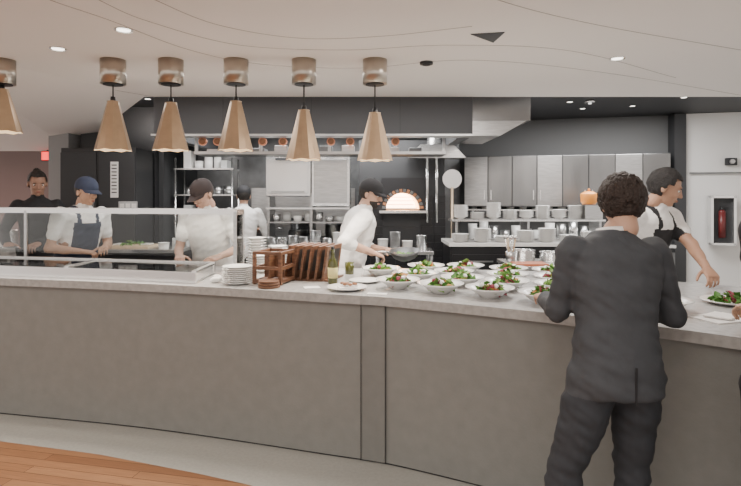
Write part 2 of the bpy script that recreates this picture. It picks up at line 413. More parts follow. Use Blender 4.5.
mb=MB(); mb.box((0,0,.002),(.1,.07,.003),M_paper); mb.done('order_ticket',loc=(-.38,3.50,1.0),rot=(0,0,.3))
mb=MB(); mb.box((0,0,.002),(.12,.05,.003),M_paper); mb.done('order_ticket',loc=(.04,3.27,1.0),rot=(0,0,-.2))

# ---------------------------------------------------------------- kitchen equipment
def pot(mb,x,y,z,r,h,m=None,handle=True):
    m=m or M_steel
    mb.lathe((x,y,z),[(r*.96,0),(r,.01),(r,h),(r*1.04,h+.004),(r*.95,h),(r*.93,.015),(.0005,.012)],m,seg=22,closed=False)
    if handle: mb.tube([(x+r,y,z+h*.7),(x+r+.06,y-.03,z+h*.8),(x+r+.16,y-.07,z+h*.85)],.009,m)
def equip_table(name,x0,x1,y0,y1,z,mf=M_steel,mt=M_steelw,shelf=True,solid=False):
    mb=MB(); cx,cy=(x0+x1)/2,(y0+y1)/2
    mb.box((cx,cy,z-.02),(x1-x0,y1-y0,.04),mt,bev=.004)
    if solid:
        mb.box((cx,cy,(z-.04+.08)/2),(x1-x0-.04,y1-y0-.04,z-.12),mf)
        n=max(2,int((x1-x0)/.5))
        for k in range(n):
            w=(x1-x0-.06)/n; xx=x0+.03+w*(k+.5)
            mb.box((xx,y0+.015,z*.5),(w-.02,.02,z-.25),mf,bev=.003); mb.box((xx,y0-.003,z-.20),(w*.5,.015,.015),M_steel)
        mb.box((cx,cy,.04),(x1-x0-.12,y1-y0-.12,.08),M_black)
    else:
        for a in (x0+.03,x1-.03):
            for b in (y0+.03,y1-.03): mb.cyl((a,b,(z-.04)/2),.02,.02,z-.04,M_steel,seg=10)
        if shelf: mb.box((cx,cy,.3),(x1-x0-.05,y1-y0-.05,.02),M_steel)
    return mb.done(name)
equip_table('prep_station',-3.05,-2.0,5.65,6.2,1.03,M_black,M_steelw,solid=True)
mb=MB(); mb.box((0,0,.012),(.46,.3,.024),M_board,bev=.005)
leaves(mb,50,.13,.026,.05,random.Random(5),[M_leaf1,M_leaf2]); mb.box((.15,.02,.035),(.10,.12,.012),M_white); mb.box((-.16,.02,.035),(.06,.14,.012),M_white)
mb.done('cutting_board',loc=(-2.6,5.9,1.03))
mb=MB()
mb.lathe((-2.22,5.8,1.03),[(.05,0),(.06,.06),(.063,.06),(.055,.057),(.0005,.01)],M_white,closed=False)
for i in range(1,5): 
    h=.06+.03*(i%3); mb.cyl((-2.25+.05*i,6.05,1.03+h/2),.022,.02,h,M_plastic,seg=12)
mb.done('sauce_cups')
equip_table('left_back_counter',-5.0,-3.72,6.15,6.7,.98,M_dark,M_steelw,solid=True)
mb=MB()
for x,r,h in ((-4.3,.1,.2),(-4.05,.09,.24),(-3.83,.09,.18),(-4.6,.12,.2)): pot(mb,x,6.42,.98,r,h,M_steelw,False)
mb.done('stock_pots')
mb=MB()
for i in range(3):
    x=-3.55+i*.19
    mb.lathe((x,fy(x)+.73,1.0),[(.06,0),(.07,.003),(.075,.14),(.078,.142),(.07,.14),(.066,.01),(.0005,.008)],(M_steelw,M_white,M_steelw)[i],seg=18,closed=False)
mb.done('ingredient_containers')
mb=MB()
mb.box((-3.2,6.60,1.08),(.88,.5,2.15),M_black,bev=.008)
mb.box((-3.43,6.345,1.1),(.42,.02,2.0),M_dark,bev=.006); mb.box((-2.98,6.345,1.1),(.42,.02,2.0),M_dark,bev=.006)
mb.box((-3.24,6.32,1.3),(.018,.03,.5),M_steel)
mb.done('tall_refrigerator')
mb=MB(); mb.box((0,0,0),(.09,.008,.42),M_paper)
for k in range(9): mb.box((0,-.006,.17-.04*k),(.06,.002,.012),M_dark)
mb.done('prep_list_sheet',loc=(-3.0,6.325,1.78))
mb=MB(); mb.box((0,0,0),(.22,.008,.15),M_steel)
for k in range(3): mb.box((-.07+.07*k,-.006,0),(.05,.002,.1),M_paper)
mb.done('posted_notes',loc=(-2.84,6.325,1.45))

mb=MB()
mb.box((-.98,7.5,.5),(1.5,.8,1.0),M_steeld,bev=.01)
for k in range(3): 
    mb.box((-1.48+.5*k,7.09,.55),(.46,.03,.55),M_steel,bev=.005); mb.tube([(-1.65+.5*k,7.04,.78),(-1.31+.5*k,7.04,.78)],.012,M_steelw)
for k in range(7): mb.cyl((-1.62+.21*k,7.08,.92),.025,.02,.04,M_black,rot=(math.pi/2,0,0),seg=12)
for i in range(3):
    for j in range(2):
        mb.lathe((-1.45+.46*i,7.3+.38*j,1.0),[(.11,0),(.11,.02),(.09,.02),(.09,0)],M_black,closed=False)
mb.box((-.98,7.88,1.35),(1.5,.05,.7),M_steel)
mb.done('gas_range')
mb=MB()
pot(mb,-1.45,7.3,1.022,.12,.16); pot(mb,-.98,7.3,1.022,.13,.10); pot(mb,-.5,7.3,1.022,.11,.18,None,False); pot(mb,-1.0,7.66,1.022,.14,.25,M_steelw,False); pot(mb,-.5,7.66,1.022,.14,.2,M_steelw,False)
mb.done('saucepans')
# storage rack behind the line cook
mb=MB()
for x in (-2.62,-1.86):
    for y in (7.25,7.6): mb.cyl((x,y,1.05),.014,.014,2.1,M_steelw,seg=8)
for z in (.35,.9,1.25,1.6,1.95): mb.box((-2.24,7.425,z),(.80,.38,.018),M_steelw)
rr=random.Random(21)
for z in (.909,1.259,1.609,1.959):
    x=-2.52
    while x<-1.98:
        h=rr.uniform(.08,.24); w=rr.uniform(.08,.13)
        if rr.random()<.5: mb.box((x+w/2,7.38,z+h/2),(w,.2,h),rr.choice([M_white,M_plastic,M_steelw]),bev=.006)
        else: mb.cyl((x+w/2,7.38,z+h/2),w/2,w/2,h,rr.choice([M_white,M_steel,M_steelw]),seg=16)
        x+=w+.02
mb.done('kitchen_storage_rack')
mb=MB()
mb.box((-.99,6.75,1.84),(.54,.5,.52),M_steelw,bev=.012)
mb.box((-.99,6.49,1.84),(.48,.02,.44),M_steelw,bev=.006); mb.box((-.99,6.47,1.64),(.4,.02,.02),M_steel)
mb.box((-.99,6.47,2.03),(.3,.012,.03),M_dark)
mb.box((-.48,6.75,1.77),(.46,.5,.60),M_steelw,bev=.012); mb.box((-.48,6.49,1.77),(.40,.02,.52),M_steel,bev=.006)
for x in (-1.24,-.72,-.27): mb.box((x,6.75,.81),(.03,.4,1.62),M_steel)
mb.box((-.75,6.7,1.44),(1.0,.5,.02),M_steelw)
mb.box((-.75,6.62,1.27),(1.0,.3,.015),M_steel)
mb.box((-.75,6.78,2.20),(.06,.06,.2),M_steel)
mb.done('salamander_broiler')
mb=MB()
for i in range(7):
    x=-1.15+i*.13; h=random.uniform(.05,.12)
    mb.cyl((x,6.6,1.278+h/2),.045,.052,h,random.choice([M_steelw,M_white,M_plastic]),seg=14)
mb.done('shelf_containers')
equip_table('line_worktable',-1.2,-.15,5.85,6.35,1.0,M_steel,M_steelw)
mb=MB()
for i in range(8):
    x=-1.12+i*.125; h=random.uniform(.1,.2); mb.lathe((x,6.1+random.uniform(-.1,.1),1.0),[(.048,0),(.05,.004),(.057,h),(.06,h),(.054,h-.003),(.048,.01),(.0005,.008)],random.choice([M_steelw,M_white,M_steel]),seg=16,closed=False)
mb.done('line_containers')
mb=MB()
for z in (2.24,2.06): mb.box((-.55,5.9,z),(2.75,.035,.03),M_steel)
for x in (-1.9,-1.2,-.45,.2,.8): mb.box((x,5.9,2.33),(.03,.03,.56),M_steel)
mb.box((-.55,6.1,2.05),(2.75,.4,.015),M_steeld)
mb.done('overhead_rack')
for x in (-1.82,-1.66,-1.40,-1.17,-.95,-.43,-.22,.27):
    mb=MB(); mb.tube([(0,0,.05),(0,0,.02)],.006,M_copper); mb.cyl((0,0,0),.045,.045,.03,M_copper,rot=(math.pi/2,0,0)); mb.cyl((0,-.017,0),.032,.032,.006,M_meat,rot=(math.pi/2,0,0))
    mb.done('copper_rail_lamp',loc=(x,5.86,2.18))
mb=MB()
for i in range(10):
    x=-1.75+i*.25; h=random.uniform(.05,.12); mb.box((x,6.1,2.058+h/2),(.14,.2,h),random.choice([M_steel,M_steeld,M_plastic]),bev=.006)
mb.done('rack_storage_bins')

# brick oven
mb=MB()
x0,x1=-.15,.95
cx,r,zb=.41,.21,1.42
mb.box(((x0+x1)/2,7.6,.6),(x1-x0,1.4,1.2),M_dark,bev=.01)
mb.box(((x0+x1)/2,7.6,2.05),(x1-x0,1.4,.5),M_dark,bev=.01)
mb.box(((x0+cx-r-.04)/2,7.6,1.5),(cx-r-.04-x0,1.4,.62),M_dark); mb.box(((x1+cx+r+.04)/2,7.6,1.5),(x1-cx-r-.04,1.4,.62),M_dark)
mb.box((cx,7.6,1.31),(.56,1.4,.22),M_dark)
N=16
arc=[(cx+r*math.cos(math.pi*k/N),zb+.205*math.sin(math.pi*k/N)) for k in range(N+1)]
outer=[]
for k in range(N+1):
    a=math.pi*k/N; c_,s_=math.cos(a),math.sin(a); t=min(.28/max(abs(c_),1e-4),.4/max(s_,1e-4)); outer.append((cx+t*c_,zb+t*s_))
bi=mb.mi(M_black)
for k in range(N):
    f=mb.bm.faces.new([mb.bm.verts.new(p) for p in ((arc[k][0],6.89,arc[k][1]),(arc[k+1][0],6.89,arc[k+1][1]),(outer[k+1][0],6.89,outer[k+1][1]),(outer[k][0],6.89,outer[k][1]))]); f.material_index=bi
    f=mb.bm.faces.new([mb.bm.verts.new(p) for p in ((arc[k][0],6.89,arc[k][1]),(arc[k+1][0],6.89,arc[k+1][1]),(arc[k+1][0],7.5,arc[k+1][1]),(arc[k][0],7.5,arc[k][1]))]); f.material_index=mb.mi(M_fire)
mb.quad([(cx-r,7.45,zb),(cx+r,7.45,zb),(cx+r,7.45,zb+.24),(cx-r,7.45,zb+.24)],M_firew)
mb.quad([(cx-r,6.85,zb),(cx+r,6.85,zb),(cx+r,7.5,zb),(cx-r,7.5,zb)],M_fire)
for k in range(3): mb.box((cx,7.40,zb+.05+.05*k),(.36,.02,.008),M_meat)
for k in range(N):
    a=math.pi*(k+.5)/N; mb.box((cx+(r+.03)*math.cos(a),6.875,zb+(.205+.03)*math.sin(a)),(.045,.05,.035),M_steeld if k%2 else M_meat,rot=(0,-a,0))
mb.box((cx,6.8,zb-.03),(.6,.2,.03),M_steelw)
for x in (.72,.84): mb.tube([(x,6.86,1.25),(x,6.86,2.25)],.018,M_steelw)
for i in range(7):
    for j in range(9):
        if abs(-.08+.16*i-cx)<.3 and j>2: continue
        mb.box((-.08+.16*i,6.895,.75+.10*j),(.152,.012,.092),M_black,bev=.002)
mb.done('pizza_oven')
l=bpy.data.lights.new('oven_fire','POINT'); l.energy=12; l.color=(1,.55,.25); l.shadow_soft_size=.1
o=bpy.data.objects.new('oven_fire_light',l); o.location=(cx,7.2,1.52); COL.objects.link(o)
mb=MB(); 
pl=[(-.35,.0),(.35,.0),(.2,.16),(-.2,.16)]
a=[mb.bm.verts.new((x+.8,6.5,2.05+z)) for x,z in pl]; b=[mb.bm.verts.new((x+.8,6.85,2.05+z)) for x,z in pl]
i=mb.mi(M_steelw)
for q in [a,b]+[[a[k],a[(k+1)%4],b[(k+1)%4],b[k]] for k in range(4)]:
    f=mb.bm.faces.new(q); f.material_index=i
mb.tube([(.8,6.68,2.2),(.8,6.68,2.6)],.1,M_steelw,seg=16)
mb.done('oven_flue_hood')
mb=MB(); mb.cyl((0,0,0),.12,.12,.012,M_steelw,rot=(math.pi/2,0,0)); mb.tube([(0,0,-.1),(0,0,-1.7)],.014,M_board); mb.done('pizza_peel',loc=(1.02,6.75,1.80))
equip_table('oven_side_table',.05,.70,5.95,6.35,.98,M_steel,M_steelw)
mb=MB()
for i,(x,h,m) in enumerate(((.14,.12,M_white),(.28,.2,M_steel),(.42,.1,M_white),(.58,.16,M_steelw))): mb.lathe((x,6.15,.98),[(.05,0),(.055,.004),(.062,h),(.065,h),(.058,h-.003),(.05,.01),(.0005,.008)],m,seg=16,closed=False)
mb.done('topping_tubs')

# right side furniture built in the frame of the slanted wall
ang=math.atan2(7.6-8.42,4.35-1.4)
D=V((math.cos(ang),math.sin(ang),0)); Nn=V((math.sin(ang),-math.cos(ang),0)); O=V((1.4,8.42,0))
Lc=2.75
def wl_(s,n,z=0): 
    p=O+D*s+Nn*n; return (p.x,p.y,z)
mb=MB()
mb.box((Lc/2,0,0),(Lc,.34,.74),M_cab2)
for k in range(8):
    w=Lc/8; mb.box((w*(k+.5),-.18,0),(w-.014,.02,.72),M_cab if k%3 else M_steel,bev=.004)
    mb.box((w*(k+.5)+w*.36*(1 if k%2==0 else -1),-.20,-.2),(.012,.02,.14),M_steelw)
mb.done('wall_cabinets',loc=wl_(.1,.24,1.80),rot=(0,0,ang))
mb=MB()
mb.box((Lc/2,0,0),(Lc,.26,.02),M_steelw)
for k in range(4): mb.box((.1+k*.85,.1,-.08),(.02,.05,.14),M_steel)
mb.done('wall_shelf',loc=wl_(.1,.20,1.38),rot=(0,0,ang))
mb=MB()
mb.box((Lc/2,0,.93),(Lc,.60,.04),M_steelw); mb.box((Lc/2,0,.455),(Lc-.05,.55,.91),M_dark)
for k in range(6):
    w=Lc/6; mb.box((w*(k+.5),-.285,.5),(w-.02,.02,.7),M_steeld,bev=.004); mb.box((w*(k+.5),-.305,.8),(w*.5,.02,.015),M_steel)
mb.done('back_work_counter',loc=wl_(.1,.38),rot=(0,0,ang))
mb=MB()
for k in range(17):
    h=random.uniform(.12,.30); mb.cyl((.12+.155*k,random.uniform(-.12,.12),h/2),.06,.068,h,random.choice([M_white,M_steelw,M_steel,M_white]),seg=16)
mb.done('stored_dishes',loc=wl_(.1,.38,.95),rot=(0,0,ang))
mb=MB()
for k in range(15):
    h=random.uniform(.03,.05); mb.cyl((.12+.18*k,-.02,h/2),.05,.06,h,random.choice([M_white,M_steelw,M_plastic,M_white]),seg=16)
mb.done('shelf_bowls',loc=wl_(.1,.20,1.39),rot=(0,0,ang))
equip_table('plating_island',.85,2.7,5.85,6.5,1.08,M_black,M_white,solid=True)
mb=MB(); 
mb.box((1.8,6.3,1.31),(1.75,.32,.02),M_steelw)
for x in (.98,1.8,2.62): mb.box((x,6.3,1.19),(.025,.3,.22),M_steel)
mb.done('plating_shelf')
for i in range(8):
    stack(1.05+i*.19,6.28,(11,6,13,8,6,12,7,12)[i],.085,'plate_stack' if i%2 else 'bowl_stack',z=1.322,dz=.013,bowl=(i%2==0))
for i in range(7):
    stack(1.0+i*.24,6.0,(7,12,5,10,12,6,9)[i],.1,'plate_stack',z=1.082,dz=.012)
mb=MB(); mb.lathe((0,0,0),[(.07,0),(.09,.03),(.095,.12),(.09,.125),(.05,.15),(.02,.155)],M_orange); mb.sph((0,0,.17),.016,M_orange,seg=8); mb.done('orange_dutch_oven',loc=(2.54,6.28,1.49))
mb=MB(); mb.box((0,0,.08),(.20,.24,.16),M_steel,bev=.004); mb.done('steel_bin',loc=(2.55,6.28,1.322))
equip_table('steel_worktable',1.25,2.6,4.75,5.35,.97,M_steel,M_steelw)
mb=MB(); 
for x,r,h in ((1.46,.12,.10),(1.74,.11,.08),(2.0,.12,.14),(2.3,.1,.18)): pot(mb,x,5.20,.97,r,h,M_steelw,False)
mb.done('prep_pans')
mb=MB(); mb.box((0,0,.01),(.30,.20,.02),mat('red_board',(.50,.16,.08),.5),bev=.004); mb.done('chopping_board',loc=(1.43,4.87,.97))
for i,(x,y) in enumerate(((1.78,4.90),(2.02,4.92),(2.26,4.90))):
    stack(x,y,8-i,.1,'plate_stack',z=.97)
mb=MB()
mb.lathe((0,0,0),[(.035,0),(.04,.004),(.045,.10),(.047,.10),(.041,.01),(.0005,.006)],M_steel,closed=False,seg=16)
for k in range(7):
    a=k*.9; mb.tube([(0.01*math.cos(a),0.01*math.sin(a),.02),(.05*math.cos(a),.05*math.sin(a),.22)],.005,M_steelw if k%2 else M_board,seg=6); mb.sph((.053*math.cos(a),.053*math.sin(a),.235),(.016,.01,.02),M_steelw,seg=8)
mb.done('utensil_crock',loc=(1.31,5.05,.97))
wr=math.atan2(6.9-7.55,2.6)
mb=MB()
mb.box((0,.01,0),(.30,.06,.66),M_steelw,bev=.006); mb.box((0,-.025,0),(.24,.01,.60),M_dark)
RD=mat('extinguisher_red',(.13,.02,.02),.35)
mb.cyl((0,-.05,-.06),.042,.042,.34,RD); mb.sph((0,-.05,.11),(.042,.042,.035),RD); mb.cyl((0,-.05,.15),.015,.015,.05,M_black); mb.box((.03,-.05,.175),(.08,.02,.02),M_black)
for sx in (-1,1): mb.box((sx*.135,-.06,0),(.03,.10,.66),M_steelw)
for sz in (-1,1): mb.box((0,-.06,sz*.315),(.30,.10,.03),M_steelw)
mb.done('fire_extinguisher_cabinet',loc=(4.72,7.28,1.26),rot=(0,0,wr))
mb=MB(); mb.box((0,0,0),(.14,.05,.10),M_dark,bev=.01); mb.cyl((0,-.04,0),.03,.03,.04,M_steel,rot=(math.pi/2,0,0)); mb.done('emergency_light',loc=(4.86,7.28,2.05),rot=(0,0,wr))
mb=MB(); mb.box((0,0,0),(1.9,.012,.02),M_steeld); mb.box((0,-.01,-.55),(.012,.012,1.1),M_steeld); mb.done('trim_1',loc=(5.3,7.18,1.9),rot=(0,0,wr))

# ---------------------------------------------------------------- people
def skin(name,col): return mat(name,col,.55,bump=.03,bscale=60)
def cloth(name,col,rough=.85,b=.35,bs=7): return mat(name,col,rough,bump=b,bscale=bs,var=.06,vscale=30)
def seg_parts(bm,p0,r0,p1,r1,seg=16):
    p0=V(p0);p1=V(p1)
    for p,r in ((p0,r0),(p1,r1)):
        bmesh.ops.create_uvsphere(bm,u_segments=seg,v_segments=10,radius=r,matrix=Matrix.Translation(p))
    d=p1-p0
    if d.length>1e-4:
        M=Matrix.Translation((p0+p1)/2)@d.to_track_quat('Z','Y').to_matrix().to_4x4()
        bmesh.ops.create_cone(bm,cap_ends=True,segments=seg,radius1=r0,radius2=r1,depth=d.length,matrix=M)
def loft(bm,rings,seg=28):
    R=[]
    for c,rx,ry,ax,ay in rings:
        R.append([bm.verts.new(c+ax*rx*math.copysign(abs(math.cos(t))**.85,math.cos(t))+ay*ry*math.copysign(abs(math.sin(t))**.85,math.sin(t))) for t in [2*math.pi*k/seg for k in range(seg)]])
    for a in range(len(R)-1):
        for k in range(seg): bm.faces.new((R[a][k],R[a][(k+1)%seg],R[a+1][(k+1)%seg],R[a+1][k]))
    bm.faces.new(list(reversed(R[0]))); bm.faces.new(R[-1])
def remesh(bm,name,vox,smooth,parent,mats,tagger=None,disp=0):
    bmesh.ops.recalc_face_normals(bm,faces=bm.faces)
    me=bpy.data.meshes.new(name+'_src'); bm.to_mesh(me); bm.free()
    o=bpy.data.objects.new(name+'_src',me); COL.objects.link(o)
    m=o.modifiers.new('r','REMESH'); m.mode='VOXEL'; m.voxel_size=vox; m.use_smooth_shade=True
    if smooth: s=o.modifiers.new('s','SMOOTH'); s.iterations=smooth; s.factor=.5
    dg=C.evaluated_depsgraph_get(); dg.update()
    nm=bpy.data.meshes.new_from_object(o.evaluated_get(dg)); bpy.data.objects.remove(o)
    nm.name=name
    nm.materials.clear()
    for x in mats: nm.materials.append(x)
    if disp:
        vs=nm.vertices; nr=[v.normal.copy() for v in vs]
        for v,n in zip(vs,nr):
            p=v.co; a=noise.noise(V((p.x*5,p.y*5,p.z*14)))+.7*noise.noise(V((p.x*11+3,p.y*11,p.z*26+p.x*14)))
            v.co=p+n*disp*a
    if tagger:
        n=len(nm.polygons); cen=np.empty(n*3); nm.polygons.foreach_get('center',cen); cen=cen.reshape(-1,3)
        nm.polygons.foreach_set('material_index',tagger(cen).astype(np.int32))
    nm.polygons.foreach_set('use_smooth',[True]*len(nm.polygons))
    ob=bpy.data.objects.new(name,nm); COL.objects.link(ob); ob.parent=parent
    return ob
def segdist(P,a,b,ra,rb):
    a=np.array(a);b=np.array(b);d=b-a;t=np.clip(((P-a)@d)/max(d@d,1e-9),0,1)
    q=a+t[:,None]*d; return np.linalg.norm(P-q,axis=1)-(ra+(rb-ra)*t)

def hand(name,W,d,nrm,side,curl,parent,m,fore=None):
    d=d.normalized(); nrm=(nrm-d*nrm.dot(d)).normalized()
    th = (d.cross(nrm))*(1 if side>0 else -1)
    bm=bmesh.new()
    ring=[]
    for t,rx,ry in ((-.02,.026,.02),(.0,.027,.02),(.03,.036,.019),(.06,.042,.017),(.088,.042,.014),(.098,.036,.010)):
        ring.append((W+d*t,rx,ry,th,nrm))
    loft(bm,ring,18)
    if fore is not None: seg_parts(bm,W+(fore-W).normalized()*.06,.029,W,.024)
    for k,(lo,L) in enumerate(((.031,.072),(.011,.080),(-.010,.074),(-.030,.058))):
        p=W+d*.088+th*lo; ang=curl*(.5+.08*k); r=.0095-.0006*k
        spread=th*(lo*1.2)
        for j,fr in enumerate((.45,.31,.24)):
            dd=(d*math.cos(ang)+nrm*math.sin(ang)+spread*.8).normalized()
            q=p+dd*L*fr; seg_parts(bm,p,r,q,r-.0008,10); p=q; ang+=curl*.85; r-=.0008
    p=W+d*.025+th*.03; dd=(d*.65+th*.75+nrm*.25).normalized(); r=.0125
    for L,bend in ((.035,0),(.032,.35),(.026,.35)):
        dd=(dd+(-th*.6+nrm*.4+d*.3)*bend*curl).normalized(); q=p+dd*L; seg_parts(bm,p,r,q,r-.0015,10); p=q; r-=.0012
    return remesh(bm,name,.0042,3,parent,[m])

def person(name,loc,yaw,height=1.75,lean=0,side_lean=0,outfit=None,wr=None,wl=None,pole_r=None,pole_l=None,curl=.9,
           head_yaw=0,head_pitch=0,hair='short',haircol=(.02,.015,.012),cap=None,beard=False,skincol=(.55,.33,.23),build=1.0,legs=None,hd_r=None,hd_l=None,palm_r=None,palm_l=None,handmat=None,head_off=(0,0,0)):
    s=height/1.75
    E=bpy.data.objects.new(name,None); E.location=loc; E.rotation_euler=(0,0,yaw); E.scale=(s,s,s); COL.objects.link(E)
    Ri=Matrix.Rotation(-yaw,3,'Z')
    tol=lambda w:(Ri@(V(w)-V(loc)))/s
    SK=skin('skin_'+'_'.join('%02d'%int(c*100) for c in skincol),skincol)
    shirt=outfit['shirt']; trous=outfit['trousers']; apron=outfit.get('apron'); sleeve=outfit.get('sleeve','tee'); shoe=M_black
    suit=outfit.get('suit',False)
    piv=V((0,0,.95)); lr=math.radians(lean); sr=math.radians(side_lean)
    def up(p):
        p=V(p); f=min(1,max(0,(p.z-.86)/.26)); f=f*f*(3-2*f)
        M=Matrix.Rotation(-lr*f,3,'X')@Matrix.Rotation(sr*f,3,'Y')
        return piv+M@(p-piv)
    def upv(v,z=1.3):
        f=min(1,max(0,(z-.86)/.26)); f=f*f*(3-2*f)
        return Matrix.Rotation(-lr*f,3,'X')@Matrix.Rotation(sr*f,3,'Y')@V(v)
    segs=[]
    T_SH,T_TR,T_SK,T_AP,T_SO=0,1,2,3,4
    mats=[shirt,trous,SK,apron or shirt,shoe]
    bm=bmesh.new()
    if suit:
        rings=[(.805,.176,.135),(.82,.184,.143),(.87,.186,.143),(.94,.180,.134),(1.03,.168,.122),(1.11,.162,.116),(1.2,.174,.122),(1.32,.192,.126),(1.39,.194,.118),(1.43,.165,.10),(1.46,.11,.08),(1.495,.068,.066)]
    else:
        rings=[(.80,.10,.08),(.85,.155,.11),(.93,.172,.122),(1.02,.166,.118),(1.10,.158,.116),(1.2,.166,.12),(1.32,.182,.125),(1.39,.18,.112),(1.43,.15,.095),(1.46,.10,.075),(1.485,.066,.064)]
    RR=[]
    for z,rx,ry in rings:
        RR.append((up((0,0,z)),rx*build,ry*build,upv((1,0,0),z),upv((0,1,0),z)))
    loft(bm,RR)
    sh={1:up((.172*build,0,1.405)),-1:up((-.172*build,0,1.405))}
    nb=up((0,.005,1.47)); 
    hd=upv((0,.035,.155),1.4); hd=V((hd.x*.6,hd.y*.75+.01,max(hd.z,.13)))+V(head_off)
    HC=nb+hd
    seg_parts(bm,nb-V((0,0,.03)),.060,HC-V((0,.015,.05)),.054); segs.append((nb+V((0,0,.02)),HC,.058,.055,T_SK))
    lg=legs or {}
    for sd in (1,-1):
        k='r' if sd>0 else 'l'
        hip=V((.088*sd*build,0,.87)); kn=V(lg.get('knee_'+k,(.10*sd,.015,.49))); an=V(lg.get('ankle_'+k,(.105*sd,-.02,.09)))
        w=1.12 if suit else 1.05
        seg_parts(bm,hip,.096*build*w,kn,.068*w); seg_parts(bm,kn,.068*w,an,.056*w)
        segs+= [(hip,kn,.098*w,.068*w,T_TR),(kn,an,.068*w,.056*w,T_TR)]
        heel=an+V((0,-.035,-.045)); toe=an+V((.01*sd,.15,-.05))
        seg_parts(bm,heel,.044,toe,.038); segs.append((heel,toe,.044,.038,T_SO))
    tgt={1:wr,-1:wl}; pol={1:pole_r,-1:pole_l}; ends={}
    for sd in (1,-1):
        S=sh[sd]; l1,l2=.295,.265
        Wp=tol(tgt[sd]) if tgt[sd] is not None else S+V((.06*sd,.03,-.53))
        dv=Wp-S; L=dv.length
        if L>(l1+l2)*.985: Wp=S+dv*((l1+l2)*.985/L); dv=Wp-S; L=dv.length
        u=dv/L; a=(l1*l1-l2*l2+L*L)/(2*L); h=math.sqrt(max(l1*l1-a*a,0))
        pl=V(pol[sd]) if pol[sd] else V((.45*sd,-.35,-.8)); pl=(pl-u*pl.dot(u)).normalized()
        El=S+u*a+pl*h
        up_=El-S; fo=Wp-El
        if suit or sleeve=='long':
            seg_parts(bm,S,.068*build,El,.053); seg_parts(bm,El,.053,S+up_+fo*.93,.040)
            segs+=[(S,El,.07,.053,T_SH),(El,El+fo*.93,.053,.040,T_SH),(El+fo*.99,Wp,.02,.02,T_SK)]
        else:
            fr=.62 if sleeve=='tee' else 1.0
            seg_parts(bm,S,.068*build,S+up_*fr,.058); segs.append((S,S+up_*fr,.068*build,.058,T_SH))
            if sleeve=='rolled':
                seg_parts(bm,El,.054,El+fo*.25,.052); segs.append((El,El+fo*.25,.054,.052,T_SH)); 
            seg_parts(bm,S+up_*.5,.045,El,.040); seg_parts(bm,El,.040,El+fo*.4,.038); seg_parts(bm,El+fo*.4,.038,Wp,.026)
            st=.26 if sleeve=='rolled' else 0
            if sleeve=='tee': segs.append((S+up_*.66,El,.045,.04,T_SK))
            segs.append((El+fo*max(st,.0)+ (fo.normalized()*.045 if sleeve=='rolled' else V((0,0,0))),Wp,.04,.026,T_SK))
        ends[sd]=(Wp,fo.normalized(),El)
    ts=[(up((0,0,a)),up((0,0,b)),ra,ra) for a,b,ra in ((.95,1.1,.13),(1.1,1.25,.135),(1.25,1.38,.14),(1.38,1.44,.10))]
    hz=.80 if suit else .90
    def tagger(P):
        D_=[];T=[]
        for a,b,ra,rb,t in segs: D_.append(segdist(P,a,b,ra,rb)); T.append(t)
        for a,b,ra,rb in ts: D_.append(segdist(P,a,b,ra,rb)); T.append(T_SH)
        D_.append(segdist(P,sh[1],sh[-1],.055,.055)); T.append(T_SH)
        D_=np.array(D_);T=np.array(T); idx=T[np.argmin(D_,axis=0)]
        tor=(idx==T_TR)&(P[:,2]>hz)
        idx[tor]=T_SH
        if suit: idx[(idx==T_SH)&(P[:,2]<.807)&(np.abs(P[:,0])<.24)]=T_TR
        if apron:
            Mi=np.array((Matrix.Rotation(-sr,3,'Y')@Matrix.Rotation(lr,3,'X')))
            Q=(P-np.array(piv))@Mi.T+np.array(piv)
            fmask=((idx==T_SH)|(idx==T_TR))
            bib=fmask&(Q[:,1]>.03)&(np.abs(Q[:,0])<.125)&(Q[:,2]<1.36)&(P[:,2]>.5)
            wa=fmask&(Q[:,2]<1.10)&(P[:,2]>.45)&(Q[:,1]>-.06)
            strap=(idx==T_SH)&(np.abs(np.abs(Q[:,0])-.085)<.017)&(Q[:,2]>1.3)
            idx[bib|wa|strap]=T_AP
        return idx
    remesh(bm,'body',.0075 if suit else .0085,5 if suit else 4,E,mats,tagger,disp=.011 if suit else .008)
    if suit:
        mb=MB()
        M=Matrix.Rotation(-lr,3,'X')@Matrix.Rotation(-.12,3,'X')
        mb.lathe(nb+V((0,0,.0)),[(.060,-.02),(.066,.0),(.064,.034),(.060,.032),(.058,-.01)],M_paper,seg=28,closed=False,M=M)
        mb.lathe(nb+V((0,-.006,-.006)),[(.098,-.045),(.086,-.012),(.072,.020),(.066,.018),(.07,-.02)],shirt,seg=28,closed=False,M=M)
        mb.done('collar',parent=E,fixn=False)
        mb=MB()
        mb.box((.004,-.1485,.88),(.007,.006,.15),outfit['dark'],rot=(.03,0,0))
        mb.done('jacket_vent',parent=E)
    elif outfit.get('collar'):
        mb=MB(); M=Matrix.Rotation(-lr-.1,3,'X')
        mb.lathe(nb,[(.082,-.03),(.072,-.005),(.066,.025),(.060,.022),(.062,-.01)],shirt,seg=28,closed=False,M=M); mb.done('coat_collar',parent=E,fixn=False)
    if apron:
        mb=MB(); pts=[]
        for k in range(25):
            t=2*math.pi*k/24; p=up((.163*build*math.cos(t),.122*build*math.sin(t),1.07)); pts.append(p)
        mb.tube(pts,.010,apron,seg=6); mb.done('apron_tie',parent=E)
    for sd in (1,-1):
        Wp,fd,El=ends[sd]
        hdv=(hd_r if sd>0 else hd_l); pn=(palm_r if sd>0 else palm_l)
        dd=Ri@V(hdv) if hdv else fd
        n=Ri@V(pn) if pn else V((-.25*sd,.15,-1))
        if abs(n.normalized().dot(dd.normalized()))>.93: n=V((-sd,0,0.01))
        hand('hand_'+('right' if sd>0 else 'left'),Wp,dd,n,sd,curl,E,handmat or SK,El)
